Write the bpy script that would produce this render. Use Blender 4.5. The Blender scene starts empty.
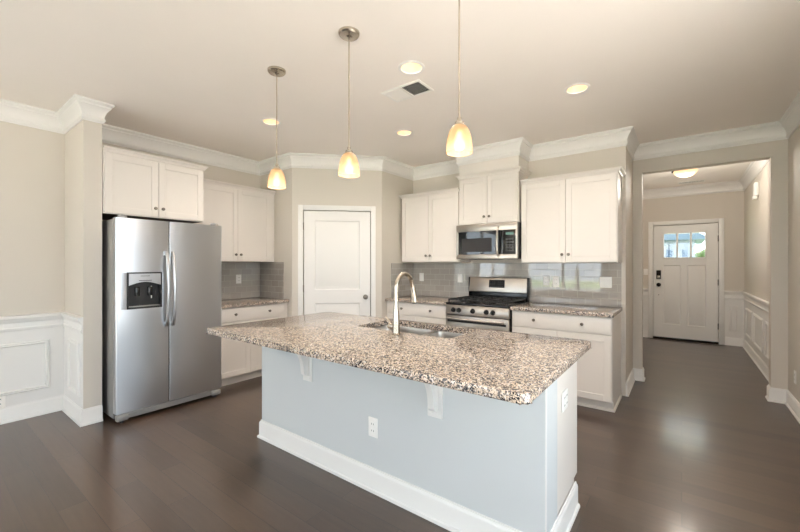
import bpy, bmesh, math, random
from mathutils import Vector, Matrix
PI = math.pi
S = bpy.context.scene
C = S.collection
random.seed(4)

# ------------------------------------------------------------------ camera
cd = bpy.data.cameras.new('camera')
cam = bpy.data.objects.new('camera', cd)
C.objects.link(cam)
cam.location = (0, 0, 1.35)
cam.rotation_euler = (PI/2, 0, 0.6453)
cd.sensor_width = 36
cd.lens = 374.2/800*36
cd.shift_y = -0.00145
cd.clip_start = 0.05
S.camera = cam

# ------------------------------------------------------------------ sky, daylight, exposure
W = bpy.data.worlds.new('sky')
S.world = W
W.use_nodes = True
bgn = W.node_tree.nodes['Background']
bgn.inputs['Color'].default_value = (0.80, 0.91, 1.0, 1)
bgn.inputs['Strength'].default_value = 3.9
S.view_settings.view_transform = 'Standard'
S.view_settings.look = 'None'
S.view_settings.exposure = 0.55
S.cycles.diffuse_bounces = 9
S.cycles.max_bounces = 14
S.cycles.sample_clamp_indirect = 6
S.view_settings.gamma = 1
S.view_settings.use_curve_mapping = False

sl = bpy.data.lights.new('sun', 'SUN'); sl.energy = 50; sl.angle = .02; sl.color = (1, .99, .97)
so = bpy.data.objects.new('sun', sl); C.objects.link(so); so.rotation_euler = (math.radians(-38), 0, 0)   # from the street side, over the roof: enters no window
def portal(name, loc, rot, sx, sy):
    l = bpy.data.lights.new(name, 'AREA')
    l.shape = 'RECTANGLE'; l.size = sx; l.size_y = sy
    l.cycles.is_portal = True
    o = bpy.data.objects.new(name, l); C.objects.link(o)
    o.location = loc; o.rotation_euler = rot
# unseen windows, invented to supply daylight; rear pair follows the tile reflections
REAR_WINDOWS = [(-4.1, -1.85, 0.06, 2.35), (-1.45, 0.55, 0.3, 2.35)]
ADDED_LEFT_WINDOW = (-3.2, -1.0, 0.95, 2.35)
ADDED_RIGHT_WINDOW = (-0.5, 2.2, 0.35, 2.3)  # not in view; added to brighten the entry wall and island end
for i, (a, b, c, d) in enumerate(REAR_WINDOWS):
    portal('daylight_rear', ((a+b)/2, -3.66, (c+d)/2), (PI/2, 0, 0), b-a, d-c)
portal('daylight_side', (-4.78, (ADDED_LEFT_WINDOW[0]+ADDED_LEFT_WINDOW[1])/2, (ADDED_LEFT_WINDOW[2]+ADDED_LEFT_WINDOW[3])/2),
       (PI/2, 0, -PI/2), ADDED_LEFT_WINDOW[1]-ADDED_LEFT_WINDOW[0], ADDED_LEFT_WINDOW[3]-ADDED_LEFT_WINDOW[2])

portal('daylight_right', (1.0, (ADDED_RIGHT_WINDOW[0]+ADDED_RIGHT_WINDOW[1])/2, (ADDED_RIGHT_WINDOW[2]+ADDED_RIGHT_WINDOW[3])/2),
       (PI/2, 0, PI/2), ADDED_RIGHT_WINDOW[1]-ADDED_RIGHT_WINDOW[0], ADDED_RIGHT_WINDOW[3]-ADDED_RIGHT_WINDOW[2])

# ------------------------------------------------------------------ materials
def srgb(r, g, b):
    return tuple(((v/255)/12.92 if v/255 <= .04045 else ((v/255+.055)/1.055)**2.4) for v in (r, g, b)) + (1,)

def mat(name, col, rough=.5, metal=0., spec=.5, **kw):
    m = bpy.data.materials.new(name); m.use_nodes = True
    b = m.node_tree.nodes['Principled BSDF']
    b.inputs['Base Color'].default_value = col
    b.inputs['Roughness'].default_value = rough
    b.inputs['Metallic'].default_value = metal
    b.inputs['Specular IOR Level'].default_value = spec
    for k, v in kw.items():
        b.inputs[k].default_value = v
    return m

def nd(m, t, **kw):
    n = m.node_tree.nodes.new(t)
    for k, v in kw.items():
        setattr(n, k, v)
    return n
def lk(m, a, b): m.node_tree.links.new(a, b)
def bsdf(m): return m.node_tree.nodes['Principled BSDF']

def paint(name, col, rough=.6, bump=.03, scale=220, spec=.3, var=.025):
    m = mat(name, col, rough, spec=spec)
    tc = nd(m, 'ShaderNodeTexCoord')
    n = nd(m, 'ShaderNodeTexNoise'); n.inputs['Scale'].default_value = scale; n.inputs['Detail'].default_value = 3
    lk(m, tc.outputs['Object'], n.inputs['Vector'])
    bp = nd(m, 'ShaderNodeBump'); bp.inputs['Strength'].default_value = bump; bp.inputs['Distance'].default_value = .002
    lk(m, n.outputs['Fac'], bp.inputs['Height']); lk(m, bp.outputs['Normal'], bsdf(m).inputs['Normal'])
    n2 = nd(m, 'ShaderNodeTexNoise'); n2.inputs['Scale'].default_value = 1.7
    lk(m, tc.outputs['Object'], n2.inputs['Vector'])
    mx = nd(m, 'ShaderNodeMixRGB'); mx.inputs[1].default_value = col
    mx.inputs[2].default_value = tuple(c*(1-var*2) for c in col[:3])+(1,)
    lk(m, n2.outputs['Fac'], mx.inputs[0]); lk(m, mx.outputs[0], bsdf(m).inputs['Base Color'])
    return m

M = {}
M['wall'] = paint('greige_wall_paint', srgb(208, 201, 191))
M['ceiling'] = paint('ceiling_paint', srgb(247, 241, 235), .8)
M['trim'] = paint('white_trim_paint', srgb(230, 228, 225), .35, .01, spec=.45)
M['cab'] = paint('white_cabinet_paint', srgb(226, 219, 212), .38, .01, spec=.45)
M['island'] = paint('island_paint', srgb(206, 209, 210), .45, .02, spec=.4)
M['plate'] = mat('white_plastic', srgb(240, 238, 234), .35)
M['black'] = mat('black_enamel', (.008, .008, .009, 1), .18)
M['iron'] = mat('black_cast_iron', (.012, .012, .012, 1), .5)
M['blackglass'] = mat('black_glass', (.006, .007, .008, 1), .04, spec=.7)
M['darkplastic'] = mat('dark_plastic', (.03, .03, .032, 1), .35)
M['grey'] = mat('grey_side_metal', srgb(150, 148, 146), .4, .3)
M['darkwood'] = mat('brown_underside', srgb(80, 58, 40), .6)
M['gasket'] = mat('dark_gasket', (.02, .02, .02, 1), .7)
M['nickel'] = mat('brushed_nickel', srgb(190, 180, 166), .25, 1.)
M['knob'] = mat('pewter_knob', srgb(120, 112, 104), .3, 1.)
M['chrome'] = mat('chrome', srgb(215, 212, 208), .08, 1.)
M['bronze'] = mat('dark_bronze', srgb(38, 32, 28), .35, .8)
M['display'] = mat('display_glass', (.01, .012, .013, 1), .1)

M['steel'] = mat('brushed_stainless', srgb(204, 206, 210), .28, 1.)
M['steel_range'] = mat('stainless_warm_light_tint', srgb(178, 170, 161), .3, 1.)  # same stainless, darkened and warmed as the room's light would show it
M['matteglass'] = mat('matte_black_glass', (.006, .006, .007, 1), .35, spec=.15)
M['steel_sink'] = mat('satin_sink_steel', srgb(172, 166, 158), .3, 1.)

def floor_mat():
    m = mat('dark_oak_planks', (.05, .03, .02, 1), .3)
    tc = nd(m, 'ShaderNodeTexCoord')
    br = nd(m, 'ShaderNodeTexBrick'); br.offset = .37; br.offset_frequency = 2; br.squash = 1
    br.inputs['Scale'].default_value = 1; br.inputs['Brick Width'].default_value = 1.15
    br.inputs['Row Height'].default_value = .127; br.inputs['Mortar Size'].default_value = .0020
    br.inputs['Mortar Smooth'].default_value = .3
    br.inputs['Color1'].default_value = (0, 0, 0, 1); br.inputs['Color2'].default_value = (1, 1, 1, 1)
    br.inputs['Mortar'].default_value = (.5, .5, .5, 1)
    lk(m, tc.outputs['Object'], br.inputs['Vector'])
    mp = nd(m, 'ShaderNodeMapping'); mp.inputs['Scale'].default_value = (2.2, 26, 1)
    lk(m, tc.outputs['Object'], mp.inputs['Vector'])
    n = nd(m, 'ShaderNodeTexNoise'); n.inputs['Scale'].default_value = 1.6; n.inputs['Detail'].default_value = 3; n.inputs['Roughness'].default_value = .5
    lk(m, mp.outputs['Vector'], n.inputs['Vector'])
    n2 = nd(m, 'ShaderNodeTexNoise'); n2.inputs['Scale'].default_value = 2.5; n2.inputs['Detail'].default_value = 2
    lk(m, tc.outputs['Object'], n2.inputs['Vector'])
    a = nd(m, 'ShaderNodeMixRGB'); a.inputs[0].default_value = .5
    lk(m, br.outputs['Color'], a.inputs[1]); lk(m, n.outputs['Fac'], a.inputs[2])
    a2 = nd(m, 'ShaderNodeMixRGB'); a2.inputs[0].default_value = .2
    lk(m, a.outputs[0], a2.inputs[1]); lk(m, n2.outputs['Fac'], a2.inputs[2])
    cr = nd(m, 'ShaderNodeValToRGB'); e = cr.color_ramp.elements
    e[0].position = 0; e[0].color = srgb(42, 32, 26)
    e[1].position = 1; e[1].color = srgb(88, 69, 55)
    lk(m, a2.outputs[0], cr.inputs['Fac'])
    mx = nd(m, 'ShaderNodeMixRGB'); mx.inputs[2].default_value = (.012, .008, .006, 1)
    lk(m, cr.outputs['Color'], mx.inputs[1])
    sc = nd(m, 'ShaderNodeMath', operation='MULTIPLY'); sc.inputs[1].default_value = .7
    lk(m, br.outputs['Fac'], sc.inputs[0]); lk(m, sc.outputs[0], mx.inputs[0])
    lk(m, mx.outputs[0], bsdf(m).inputs['Base Color'])
    bsdf(m).inputs['Roughness'].default_value = .36
    bsdf(m).inputs['Coat Weight'].default_value = .6; bsdf(m).inputs['Coat Roughness'].default_value = .16
    ad = nd(m, 'ShaderNodeMath', operation='SUBTRACT')
    s2 = nd(m, 'ShaderNodeMath', operation='MULTIPLY'); s2.inputs[1].default_value = .04
    lk(m, n.outputs['Fac'], s2.inputs[0]); lk(m, s2.outputs[0], ad.inputs[0]); lk(m, br.outputs['Fac'], ad.inputs[1])
    bp = nd(m, 'ShaderNodeBump'); bp.inputs['Strength'].default_value = .25; bp.inputs['Distance'].default_value = .0015
    lk(m, ad.outputs[0], bp.inputs['Height']); lk(m, bp.outputs['Normal'], bsdf(m).inputs['Normal'])
    return m
M['floor'] = floor_mat()

def granite():
    m = mat('speckled_granite', (.5, .4, .3, 1), .12, spec=.5)
    tc = nd(m, 'ShaderNodeTexCoord')
    nz = nd(m, 'ShaderNodeTexNoise'); nz.inputs['Scale'].default_value = 60
    lk(m, tc.outputs['Object'], nz.inputs['Vector'])
    vm = nd(m, 'ShaderNodeMixRGB'); vm.blend_type = 'ADD'; vm.inputs[0].default_value = .02
    lk(m, tc.outputs['Object'], vm.inputs[1]); lk(m, nz.outputs['Color'], vm.inputs[2])
    v = nd(m, 'ShaderNodeTexVoronoi'); v.inputs['Scale'].default_value = 195
    lk(m, vm.outputs[0], v.inputs['Vector'])
    sp = nd(m, 'ShaderNodeSeparateColor'); lk(m, v.outputs['Color'], sp.inputs[0])
    big = nd(m, 'ShaderNodeTexNoise'); big.inputs['Scale'].default_value = 22; big.inputs['Detail'].default_value = 3
    lk(m, tc.outputs['Object'], big.inputs['Vector'])
    mr = nd(m, 'ShaderNodeMapRange'); mr.inputs['From Min'].default_value = .3; mr.inputs['From Max'].default_value = .7
    mr.inputs['To Min'].default_value = -.2; mr.inputs['To Max'].default_value = .2
    lk(m, big.outputs['Fac'], mr.inputs['Value'])
    ad = nd(m, 'ShaderNodeMath', operation='ADD'); lk(m, sp.outputs[0], ad.inputs[0]); lk(m, mr.outputs[0], ad.inputs[1])
    cr = nd(m, 'ShaderNodeValToRGB'); cr.color_ramp.interpolation = 'CONSTANT'
    e = cr.color_ramp.elements
    e[0].position = 0; e[0].color = srgb(34, 34, 40)
    e[1].position = .24; e[1].color = srgb(86, 82, 84)
    for p, c in ((.37, (136, 124, 116)), (.47, (190, 171, 153)), (.63, (208, 188, 168)), (.84, (218, 211, 204)), (.94, (112, 104, 100))):
        x = e.new(p); x.color = srgb(*c)
    lk(m, ad.outputs[0], cr.inputs['Fac'])
    lk(m, cr.outputs['Color'], bsdf(m).inputs['Base Color'])
    return m
M['granite'] = granite()

def tile(name, axis):
    m = mat(name, srgb(166, 157, 147), .03, spec=.95)
    tc = nd(m, 'ShaderNodeTexCoord'); sx = nd(m, 'ShaderNodeSeparateXYZ'); cx = nd(m, 'ShaderNodeCombineXYZ')
    lk(m, tc.outputs['Object'], sx.inputs[0]); lk(m, sx.outputs[axis], cx.inputs[0]); lk(m, sx.outputs[2], cx.inputs[1])
    br = nd(m, 'ShaderNodeTexBrick'); br.offset = .5
    br.inputs['Scale'].default_value = 1; br.inputs['Brick Width'].default_value = .1524
    br.inputs['Row Height'].default_value = .0762; br.inputs['Mortar Size'].default_value = .0022
    br.inputs['Mortar Smooth'].default_value = .4
    br.inputs['Color1'].default_value = srgb(164, 158, 150); br.inputs['Color2'].default_value = srgb(174, 168, 161)
    br.inputs['Mortar'].default_value = srgb(186, 180, 170)
    lk(m, cx.outputs[0], br.inputs['Vector']); lk(m, br.outputs['Color'], bsdf(m).inputs['Base Color'])
    mr = nd(m, 'ShaderNodeMapRange'); mr.inputs['To Min'].default_value = .015; mr.inputs['To Max'].default_value = .6
    lk(m, br.outputs['Fac'], mr.inputs['Value']); lk(m, mr.outputs[0], bsdf(m).inputs['Roughness'])
    bp = nd(m, 'ShaderNodeBump', invert=True); bp.inputs['Strength'].default_value = .5; bp.inputs['Distance'].default_value = .002
    lk(m, br.outputs['Fac'], bp.inputs['Height']); lk(m, bp.outputs['Normal'], bsdf(m).inputs['Normal'])
    return m
M['tile_x'] = tile('grey_subway_tile', 0)
M['tile_y'] = tile('grey_subway_tile_return', 1)

def glass(name, refl=.12, tint=(1, 1, 1, 1)):
    m = bpy.data.materials.new(name); m.use_nodes = True
    nt = m.node_tree; nt.nodes.remove(nt.nodes['Principled BSDF']); out = nt.nodes['Material Output']
    t = nd(m, 'ShaderNodeBsdfTransparent'); t.inputs[0].default_value = tint
    g = nd(m, 'ShaderNodeBsdfGlossy'); g.inputs['Roughness'].default_value = .02
    mx = nd(m, 'ShaderNodeMixShader'); mx.inputs[0].default_value = refl
    lk(m, t.outputs[0], mx.inputs[1]); lk(m, g.outputs[0], mx.inputs[2]); lk(m, mx.outputs[0], out.inputs['Surface'])
    return m
M['glass'] = glass('window_glass', .06)

def emit(name, col, s):
    m = bpy.data.materials.new(name); m.use_nodes = True
    b = bsdf(m); b.inputs['Base Color'].default_value = (.8, .8, .8, 1)
    b.inputs['Emission Color'].default_value = col; b.inputs['Emission Strength'].default_value = s
    return m
M['bulb'] = emit('lit_bulb', (1, .86, .66, 1), 3)
M['can'] = emit('lit_downlight', (1, .80, .52, 1), 3)
M['baffle'] = mat('warm_white_baffle', srgb(235, 205, 170), .6)
def shade_mat(name, col, em, tr):
    m = bpy.data.materials.new(name); m.use_nodes = True
    nt = m.node_tree; b = bsdf(m); out = nt.nodes['Material Output']
    b.inputs['Base Color'].default_value = col; b.inputs['Roughness'].default_value = .35
    b.inputs['Emission Color'].default_value = (1, .80, .55, 1); b.inputs['Emission Strength'].default_value = em
    tl = nd(m, 'ShaderNodeBsdfTranslucent'); tl.inputs[0].default_value = (1, .85, .65, 1)
    t = nd(m, 'ShaderNodeBsdfTransparent'); t.inputs[0].default_value = (1, .92, .8, 1)
    a = nd(m, 'ShaderNodeMixShader'); a.inputs[0].default_value = .25
    c = nd(m, 'ShaderNodeMixShader'); c.inputs[0].default_value = tr
    lk(m, b.outputs[0], a.inputs[1]); lk(m, tl.outputs[0], a.inputs[2])
    lk(m, a.outputs[0], c.inputs[1]); lk(m, t.outputs[0], c.inputs[2]); lk(m, c.outputs[0], out.inputs['Surface'])
    return m
M['shade'] = shade_mat('frosted_glass_shade', srgb(190, 160, 124), .07, .5)
M['bowl'] = shade_mat('alabaster_bowl', srgb(225, 190, 145), .35, .1)

# ------------------------------------------------------------------ mesh helpers
class MB:
    def __init__(s): s.bm = bmesh.new()
    def _bev(s, verts, bev, seg=2):
        if bev:
            ed = {e for v in verts for e in v.link_edges}
            bmesh.ops.bevel(s.bm, geom=list(ed), offset=bev, segments=seg, profile=.5, affect='EDGES')
    def box(s, x0, x1, y0, y1, z0, z1, bev=0, seg=2):
        r = bmesh.ops.create_cube(s.bm, size=1)['verts']
        for v in r:
            v.co = Vector((x0+(v.co.x+.5)*(x1-x0), y0+(v.co.y+.5)*(y1-y0), z0+(v.co.z+.5)*(z1-z0)))
        s._bev(r, bev, seg); return s
    def prism(s, pts, a, b, axis='z', bev=0):
        """extrude a 2D outline between a and b along the axis (x: pts are y,z; y: pts are x,z; z: pts are x,y)"""
        f = {'x': lambda p, t: (t, p[0], p[1]), 'y': lambda p, t: (p[0], t, p[1]), 'z': lambda p, t: (p[0], p[1], t)}[axis]
        v0 = [s.bm.verts.new(f(p, a)) for p in pts]; v1 = [s.bm.verts.new(f(p, b)) for p in pts]
        n = len(pts)
        s.bm.faces.new(v0[::-1]); s.bm.faces.new(v1)
        for i in range(n): s.bm.faces.new((v0[i], v0[(i+1) % n], v1[(i+1) % n], v1[i]))
        if bev: s._bev(v0+v1, bev)
        return s
    def lathe(s, prof, seg=24, loc=(0, 0, 0), axis='z'):
        """prof: list of (r, h)"""
        rings = []
        L = Vector(loc)
        for r, h in prof:
            ring = []
            for i in range(seg if r > 1e-6 else 1):
                a = 2*PI*i/seg
                p = Vector((r*math.cos(a), r*math.sin(a), h))
                if axis == 'y': p = Vector((p.x, -p.z, p.y))     # h points towards -y
                if axis == 'x': p = Vector((p.z, p.x, p.y))
                ring.append(s.bm.verts.new(p+L))
            rings.append(ring)
        for A, B in zip(rings, rings[1:]):
            for i in range(seg):
                j = (i+1) % seg
                a0, a1 = (A[i], A[j]) if len(A) > 1 else (A[0], A[0])
                b0, b1 = (B[i], B[j]) if len(B) > 1 else (B[0], B[0])
                q = []
                for v in (a0, a1, b1, b0):
                    if v not in q: q.append(v)
                if len(q) > 2: s.bm.faces.new(q)
        return s
    def tube(s, pts, r, seg=12, radii=None, squash=1):
        P = [Vector(p) for p in pts]; rings = []
        up = None
        for i, p in enumerate(P):
            d = (P[min(i+1, len(P)-1)]-P[max(i-1, 0)]).normalized()
            if up is None:
                up = d.orthogonal().normalized()
            up = (up-d*up.dot(d)).normalized(); w = d.cross(up)
            rr = radii[i] if radii else r
            rings.append([s.bm.verts.new(p+(up*math.cos(2*PI*k/seg)+w*math.sin(2*PI*k/seg)*squash)*rr) for k in range(seg)])
        for A, B in zip(rings, rings[1:]):
            for k in range(seg): s.bm.faces.new((A[k], A[(k+1) % seg], B[(k+1) % seg], B[k]))
        s.bm.faces.new(rings[0][::-1]); s.bm.faces.new(rings[-1])
        return s
    def sweep(s, prof, path, closed=False):
        """profile (out, z) swept along a plan path; the room lies to the right of the travel direction"""
        P = [Vector(p) for p in path]; n = len(P); cols = []
        for i in range(n):
            a = P[i-1] if (closed or i > 0) else None
            b = P[(i+1) % n] if (closed or i < n-1) else None
            d1 = (P[i]-a).normalized() if a is not None else None
            d2 = (b-P[i]).normalized() if b is not None else None
            if d1 is None: d1 = d2
            if d2 is None: d2 = d1
            n1 = Vector((d1.y, -d1.x)); n2 = Vector((d2.y, -d2.x))
            m = n1+n2; m = m/(m.dot(n1))
            cols.append([s.bm.verts.new((P[i].x+m.x*o, P[i].y+m.y*o, z)) for o, z in prof])
        k = len(prof)
        for i in range(n if closed else n-1):
            A, B = cols[i], cols[(i+1) % n]
            for j in range(k): s.bm.faces.new((A[j], A[(j+1) % k], B[(j+1) % k], B[j]))
        if not closed:
            s.bm.faces.new(cols[0][::-1]); s.bm.faces.new(cols[-1])
        return s
    def build(s, name, m, parent=None, label=None, smooth=30):
        bmesh.ops.recalc_face_normals(s.bm, faces=s.bm.faces[:])
        me = bpy.data.meshes.new(name); s.bm.to_mesh(me); s.bm.free()
        me.materials.append(m)
        if smooth:
            me.polygons.foreach_set('use_smooth', [True]*len(me.polygons))
            me.set_sharp_from_angle(angle=math.radians(smooth))
        o = bpy.data.objects.new(name, me); C.objects.link(o)
        if parent: o.parent = parent
        if label: o['label'] = label
        return o

def thing(name, label, cat, loc=(0, 0, 0), rot=0, group=None):
    o = bpy.data.objects.new(name, None); C.objects.link(o)
    o.empty_display_size = .1
    o.location = loc; o.rotation_euler = (0, 0, rot)
    o['label'] = label; o['category'] = cat
    if group: o['group'] = group
    return o
def tag(o, label, cat, group=None, kind=None):
    o['label'] = label; o['category'] = cat
    if group: o['group'] = group
    if kind: o['kind'] = kind
    return o
def struct(name, mb, m, parent=None, smooth=30):
    o = mb.build(name, m, parent, smooth=smooth)
    if not parent: o['kind'] = 'structure'
    return o
def copy_tree(o, parent=None, label=None, group=None, loc=None):
    c = o.copy(); C.objects.link(c)
    if parent: c.parent = parent
    if label: c['label'] = label
    if group: c['group'] = group
    if loc: c.location = loc
    for ch in list(o.children): copy_tree(ch, c)
    return c

# ------------------------------------------------------------------ room shell
H = 2.743
XL, XR = -4.62, .826
YR, YS, YE, YF = -3.5, 4.463, 5.17, 8.35
struct('floor', MB().box(-4.74, .95, -3.62, 8.47, -.1, 0), M['floor'])
CANS = [(-1.525, 2.160), (-.661, 3.203), (-2.335, 3.172), (-3.189, 2.151)]
def ceiling_mesh():
    m = MB(); bm = m.bm
    out = [(-4.74, -3.62), (.95, -3.62), (.95, 8.47), (-4.74, 8.47)]
    loops = [out]+[[(cx+.074*math.cos(2*PI*k/32), cy+.074*math.sin(2*PI*k/32)) for k in range(32)] for cx, cy in CANS]
    vs = []
    for z in (H, H+.15):
        lv = [[bm.verts.new((x, y, z)) for x, y in lp] for lp in loops]
        ed = []
        for q_ in lv: ed += [bm.edges.new((q_[i], q_[(i+1) % len(q_)])) for i in range(len(q_))]
        bmesh.ops.triangle_fill(bm, edges=ed, use_beauty=True)
        vs.append(lv)
    for A, B in zip(*vs):
        for i in range(len(A)): bm.faces.new((A[i], A[(i+1) % len(A)], B[(i+1) % len(A)], B[i]))
    return m
struct('ceiling', ceiling_mesh(), M['ceiling'], smooth=0)
w = MB()
a, b, c, d = ADDED_LEFT_WINDOW
w.box(XL-.12, XL, YR-.12, a, 0, H); w.box(XL-.12, XL, b, 3.1, 0, H)
w.box(XL-.12, XL, a, b, 0, c); w.box(XL-.12, XL, a, b, d, H)
struct('wall_left', w, M['wall'])
struct('wall_partition', MB().box(XL, -4.02, .912, 1.04, 0, H), M['wall'])
w = MB()
x = -4.74
for a, b, c, d in REAR_WINDOWS:
    w.box(x, a, YR-.12, YR, 0, H); w.box(a, b, YR-.12, YR, 0, c); w.box(a, b, YR-.12, YR, d, H); x = b
w.box(x, .95, YR-.12, YR, 0, H)
struct('wall_rear', w, M['wall'])
a, b, c, d = ADDED_RIGHT_WINDOW
struct('wall_right', MB().box(XR, .95, YR, a, 0, H).box(XR, .95, b, YF, 0, H).box(XR, .95, a, b, 0, c).box(XR, .95, a, b, d, H), M['wall'])
struct('wall_stove', MB().box(-3.25, -.58, YS, YS+.12, 0, H), M['wall'])
struct('wall_corner', MB().box(-.58, -.46, YS, YE, 0, H), M['wall'])
struct('wall_entry', MB().box(-1.12, -.369, YE, YE+.12, 0, H).box(.706, XR, YE, YE+.12, 0, H).box(-.369, .706, YE, YE+.12, 2.42, H), M['wall'])
struct('wall_hall', MB().box(-1.12, -1.0, YE+.12, YF, 0, H), M['wall'])
w = MB(); DX0, DX1, DZ = -.424, .502, 2.07
w.box(-1.12, DX0, YF, YF+.12, 0, H).box(DX1, .95, YF, YF+.12, 0, H).box(DX0, DX1, YF, YF+.12, DZ, H)
struct('wall_front', w, M['wall'])
# pantry corner: two short returns and a diagonal with its door
A1, A2 = Vector((-3.92, 2.948)), Vector((-3.12, 3.748))
q = .1*math.tan(PI/8)
struct('wall_pantry_left', MB().prism([(XL, 2.948), (-3.92, 2.948), (-3.92-q, 3.048), (XL, 3.048)], 0, H), M['wall'])
struct('wall_pantry_right', MB().prism([(-3.12, 3.748), (-3.12, YS+.1), (-3.22, YS+.1), (-3.22, 3.748+q)], 0, H), M['wall'])
def diag(s, t):   # s along the diagonal, t behind it
    r = 2**-.5
    return (A1.x+s*r-t*r, A1.y+s*r+t*r)
L = (A2-A1).length
PD0, PD1, PDZ = .135, .990, 2.045
w = MB()
w.prism([diag(0, 0), diag(PD0, 0), diag(PD0, .1), diag(q, .1)], 0, H)
w.prism([diag(PD1, 0), diag(L, 0), diag(L-q, .1), diag(PD1, .1)], 0, H)
w.prism([diag(PD0, 0), diag(PD1, 0), diag(PD1, .1), diag(PD0, .1)], PDZ, H)
struct('wall_pantry_door', w, M['wall'])

# crown moulding
CR = [(0, -.170), (.010, -.170), (.013, -.160), (.020, -.150), (.020, -.135), (.014, -.128), (.016, -.105), (.026, -.078), (.042, -.052),
      (.052, -.042), (.052, -.030), (.062, -.022), (.072, -.014), (.072, -.001), (0, -.001)]
CRP = [(o, H+z) for o, z in CR]
path = [(XL, YR), (XL, .912), (-4.02, .912), (-4.02, 1.04), (XL, 1.04), (XL, 2.948), (-3.92, 2.948), (-3.12, 3.748), (-3.12, YS),
        (-2.2, YS), (-2.2, 4.13), (-1.45, 4.13), (-1.45, YS), (-.46, YS), (-.46, YE), (XR, YE), (XR, YR)]
struct('trim_1', MB().sweep(CRP, path, True), M['trim'])
struct('trim_2', MB().sweep(CRP, [(-1.0, YE+.12), (-1.0, YF), (XR, YF), (XR, YE+.12)], True), M['trim'])
# boxed chase above the hood cabinet
struct('trim_3', MB().box(-2.195, -1.455, 4.135, YS-.001, 2.455, H-.002), M['cab'])
# baseboards
BB = [(0, 0), (.026, 0), (.026, .008), (.023, .016), (.016, .02), (.015, .022), (.015, .112), (.012, .122), (.007, .128), (.006, .135), (0, .137)]
struct('baseboard_left', MB().sweep(BB, [(XL, YR), (XL, .912), (-4.02, .912), (-4.02, 1.04)]), M['trim'])
struct('baseboard_entry', MB().sweep(BB, [(-.46, YS), (-.46, YE), (-.369, YE), (-.369, YE+.12)]), M['trim'])
struct('baseboard_right', MB().sweep(BB, [(.706, YE+.12), (.706, YE), (XR, YE), (XR, YR)]), M['trim'])
struct('baseboard_hall', MB().sweep(BB, [(XR, YF), (XR, YE+.12)]), M['trim'])
struct('baseboard_front', MB().sweep(BB, [(DX1+.075, YF), (XR, YF)]), M['trim'])
struct('baseboard_foyer', MB().sweep(BB, [(-1.0, YF), (DX0-.075, YF)]), M['trim'])
def dg2(s): return diag(s, 0)
struct('baseboard_pantry', MB().sweep(BB, [(-3.955, 2.948), (-3.92, 2.948), dg2(PD0-.065)]).sweep(BB, [dg2(PD1+.065), (-3.12, 3.748), (-3.12, 3.79)]), M['trim'])

# wainscot: white board, chair rail and picture-frame mouldings
def wainscot(name, path, frames):
    """frames: (p0, p1, z0, z1) in plan along a wall, room to the right of p0->p1"""
    m = MB()
    m.sweep([(0, .1), (.004, .1), (.004, .80), (0, .80)], path)
    m.sweep([(0, .775), (.012, .775), (.016, .782), (.016, .800), (.010, .806), (.010, .845), (.018, .858), (.022, .872), (.034, .884), (.036, .905), (0, .912)], path)
    FP = [(.004, 0), (.012, 0), (.018, .006), (.014, .014), (.020, .022), (.010, .030), (.004, .030)]
    for p0, p1, z0, z1 in frames:
        p0 = Vector(p0); p1 = Vector(p1); d = (p1-p0).normalized(); nn = Vector((d.y, -d.x)); Ln = (p1-p0).length
        rings = []
        for (u, z, su, sz) in ((0, z0, 1, 1), (Ln, z0, -1, 1), (Ln, z1, -1, -1), (0, z1, 1, -1)):
            rings.append([m.bm.verts.new(((p0+d*(u+su*t)+nn*o).x, (p0+d*(u+su*t)+nn*o).y, z+sz*t)) for o, t in FP])
        for i in range(4):
            A, B = rings[i], rings[(i+1) % 4]
            for j in range(len(FP)): m.bm.faces.new((A[j], A[(j+1) % len(FP)], B[(j+1) % len(FP)], B[j]))
    struct(name, m, M['trim'])
fr = [((XL, .0), (XL, .805), .235, .672), ((XL, -1.05), (XL, -.25), .235, .672), ((XL, -2.1), (XL, -1.3), .235, .672),
      ((-4.44, .912), (-4.11, .912), .225, .680)]
wainscot('trim_4', [(XL, YR), (XL, .912), (-4.02, .912)], fr)
wainscot('trim_5', [(DX1+.075, YF), (XR, YF), (XR, YE+.12)], [((.64, YF), (.76, YF), .235, .665), ((XR, 8.05), (XR, 7.42), .235, .665),
         ((XR, 7.25), (XR, 6.5), .235, .665), ((XR, 6.3), (XR, 5.5), .235, .665)])
wainscot('trim_6', [(-1.0, YE+.12), (-1.0, YF), (DX0-.075, YF)], [((-.93, YF), (-.58, YF), .235, .665)])

# ------------------------------------------------------------------ unseen windows behind and beside the camera, invented for daylight
def window(name, x0, x1, z0, z1, cols, place, rot):
    """local frame: x along the wall, y=0 the room face, +y outwards"""
    e = bpy.data.objects.new(name, None); C.objects.link(e); e['kind'] = 'structure'
    e.location = place; e.rotation_euler = (0, 0, rot)
    f = MB()
    f.box(x0, x1, .02, .1, z0, z0+.05); f.box(x0, x1, .02, .1, z1-.05, z1)
    f.box(x0, x0+.05, .02, .1, z0+.05, z1-.05); f.box(x1-.05, x1, .02, .1, z0+.05, z1-.05)
    for i in range(1, cols):
        xc = x0+(x1-x0)*i/cols; f.box(xc-.035, xc+.035, .02, .1, z0+.05, z1-.05)
    f.build('window_frame', M['trim'], e)
    cs = MB()
    cs.box(x0-.08, x0, -.018, 0, z0, z1+.08, .003); cs.box(x1, x1+.08, -.018, 0, z0, z1+.08, .003); cs.box(x0, x1, -.018, 0, z1, z1+.08, .003)
    cs.build('window_casing', M['trim'], e)
    g = MB().box(x0+.04, x1-.04, .055, .061, z0+.04, z1-.04).build('window_glass', M['glass'], e)
    return e
for i, (a, b, c, d) in enumerate(REAR_WINDOWS):
    window('window_%d' % (i+1), -b, -a, c, d, 2, (0, YR, 0), PI)
a, b, c, d = ADDED_LEFT_WINDOW
window('window_3', a, b, c, d, 2, (XL, 0, 0), PI/2)

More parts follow.
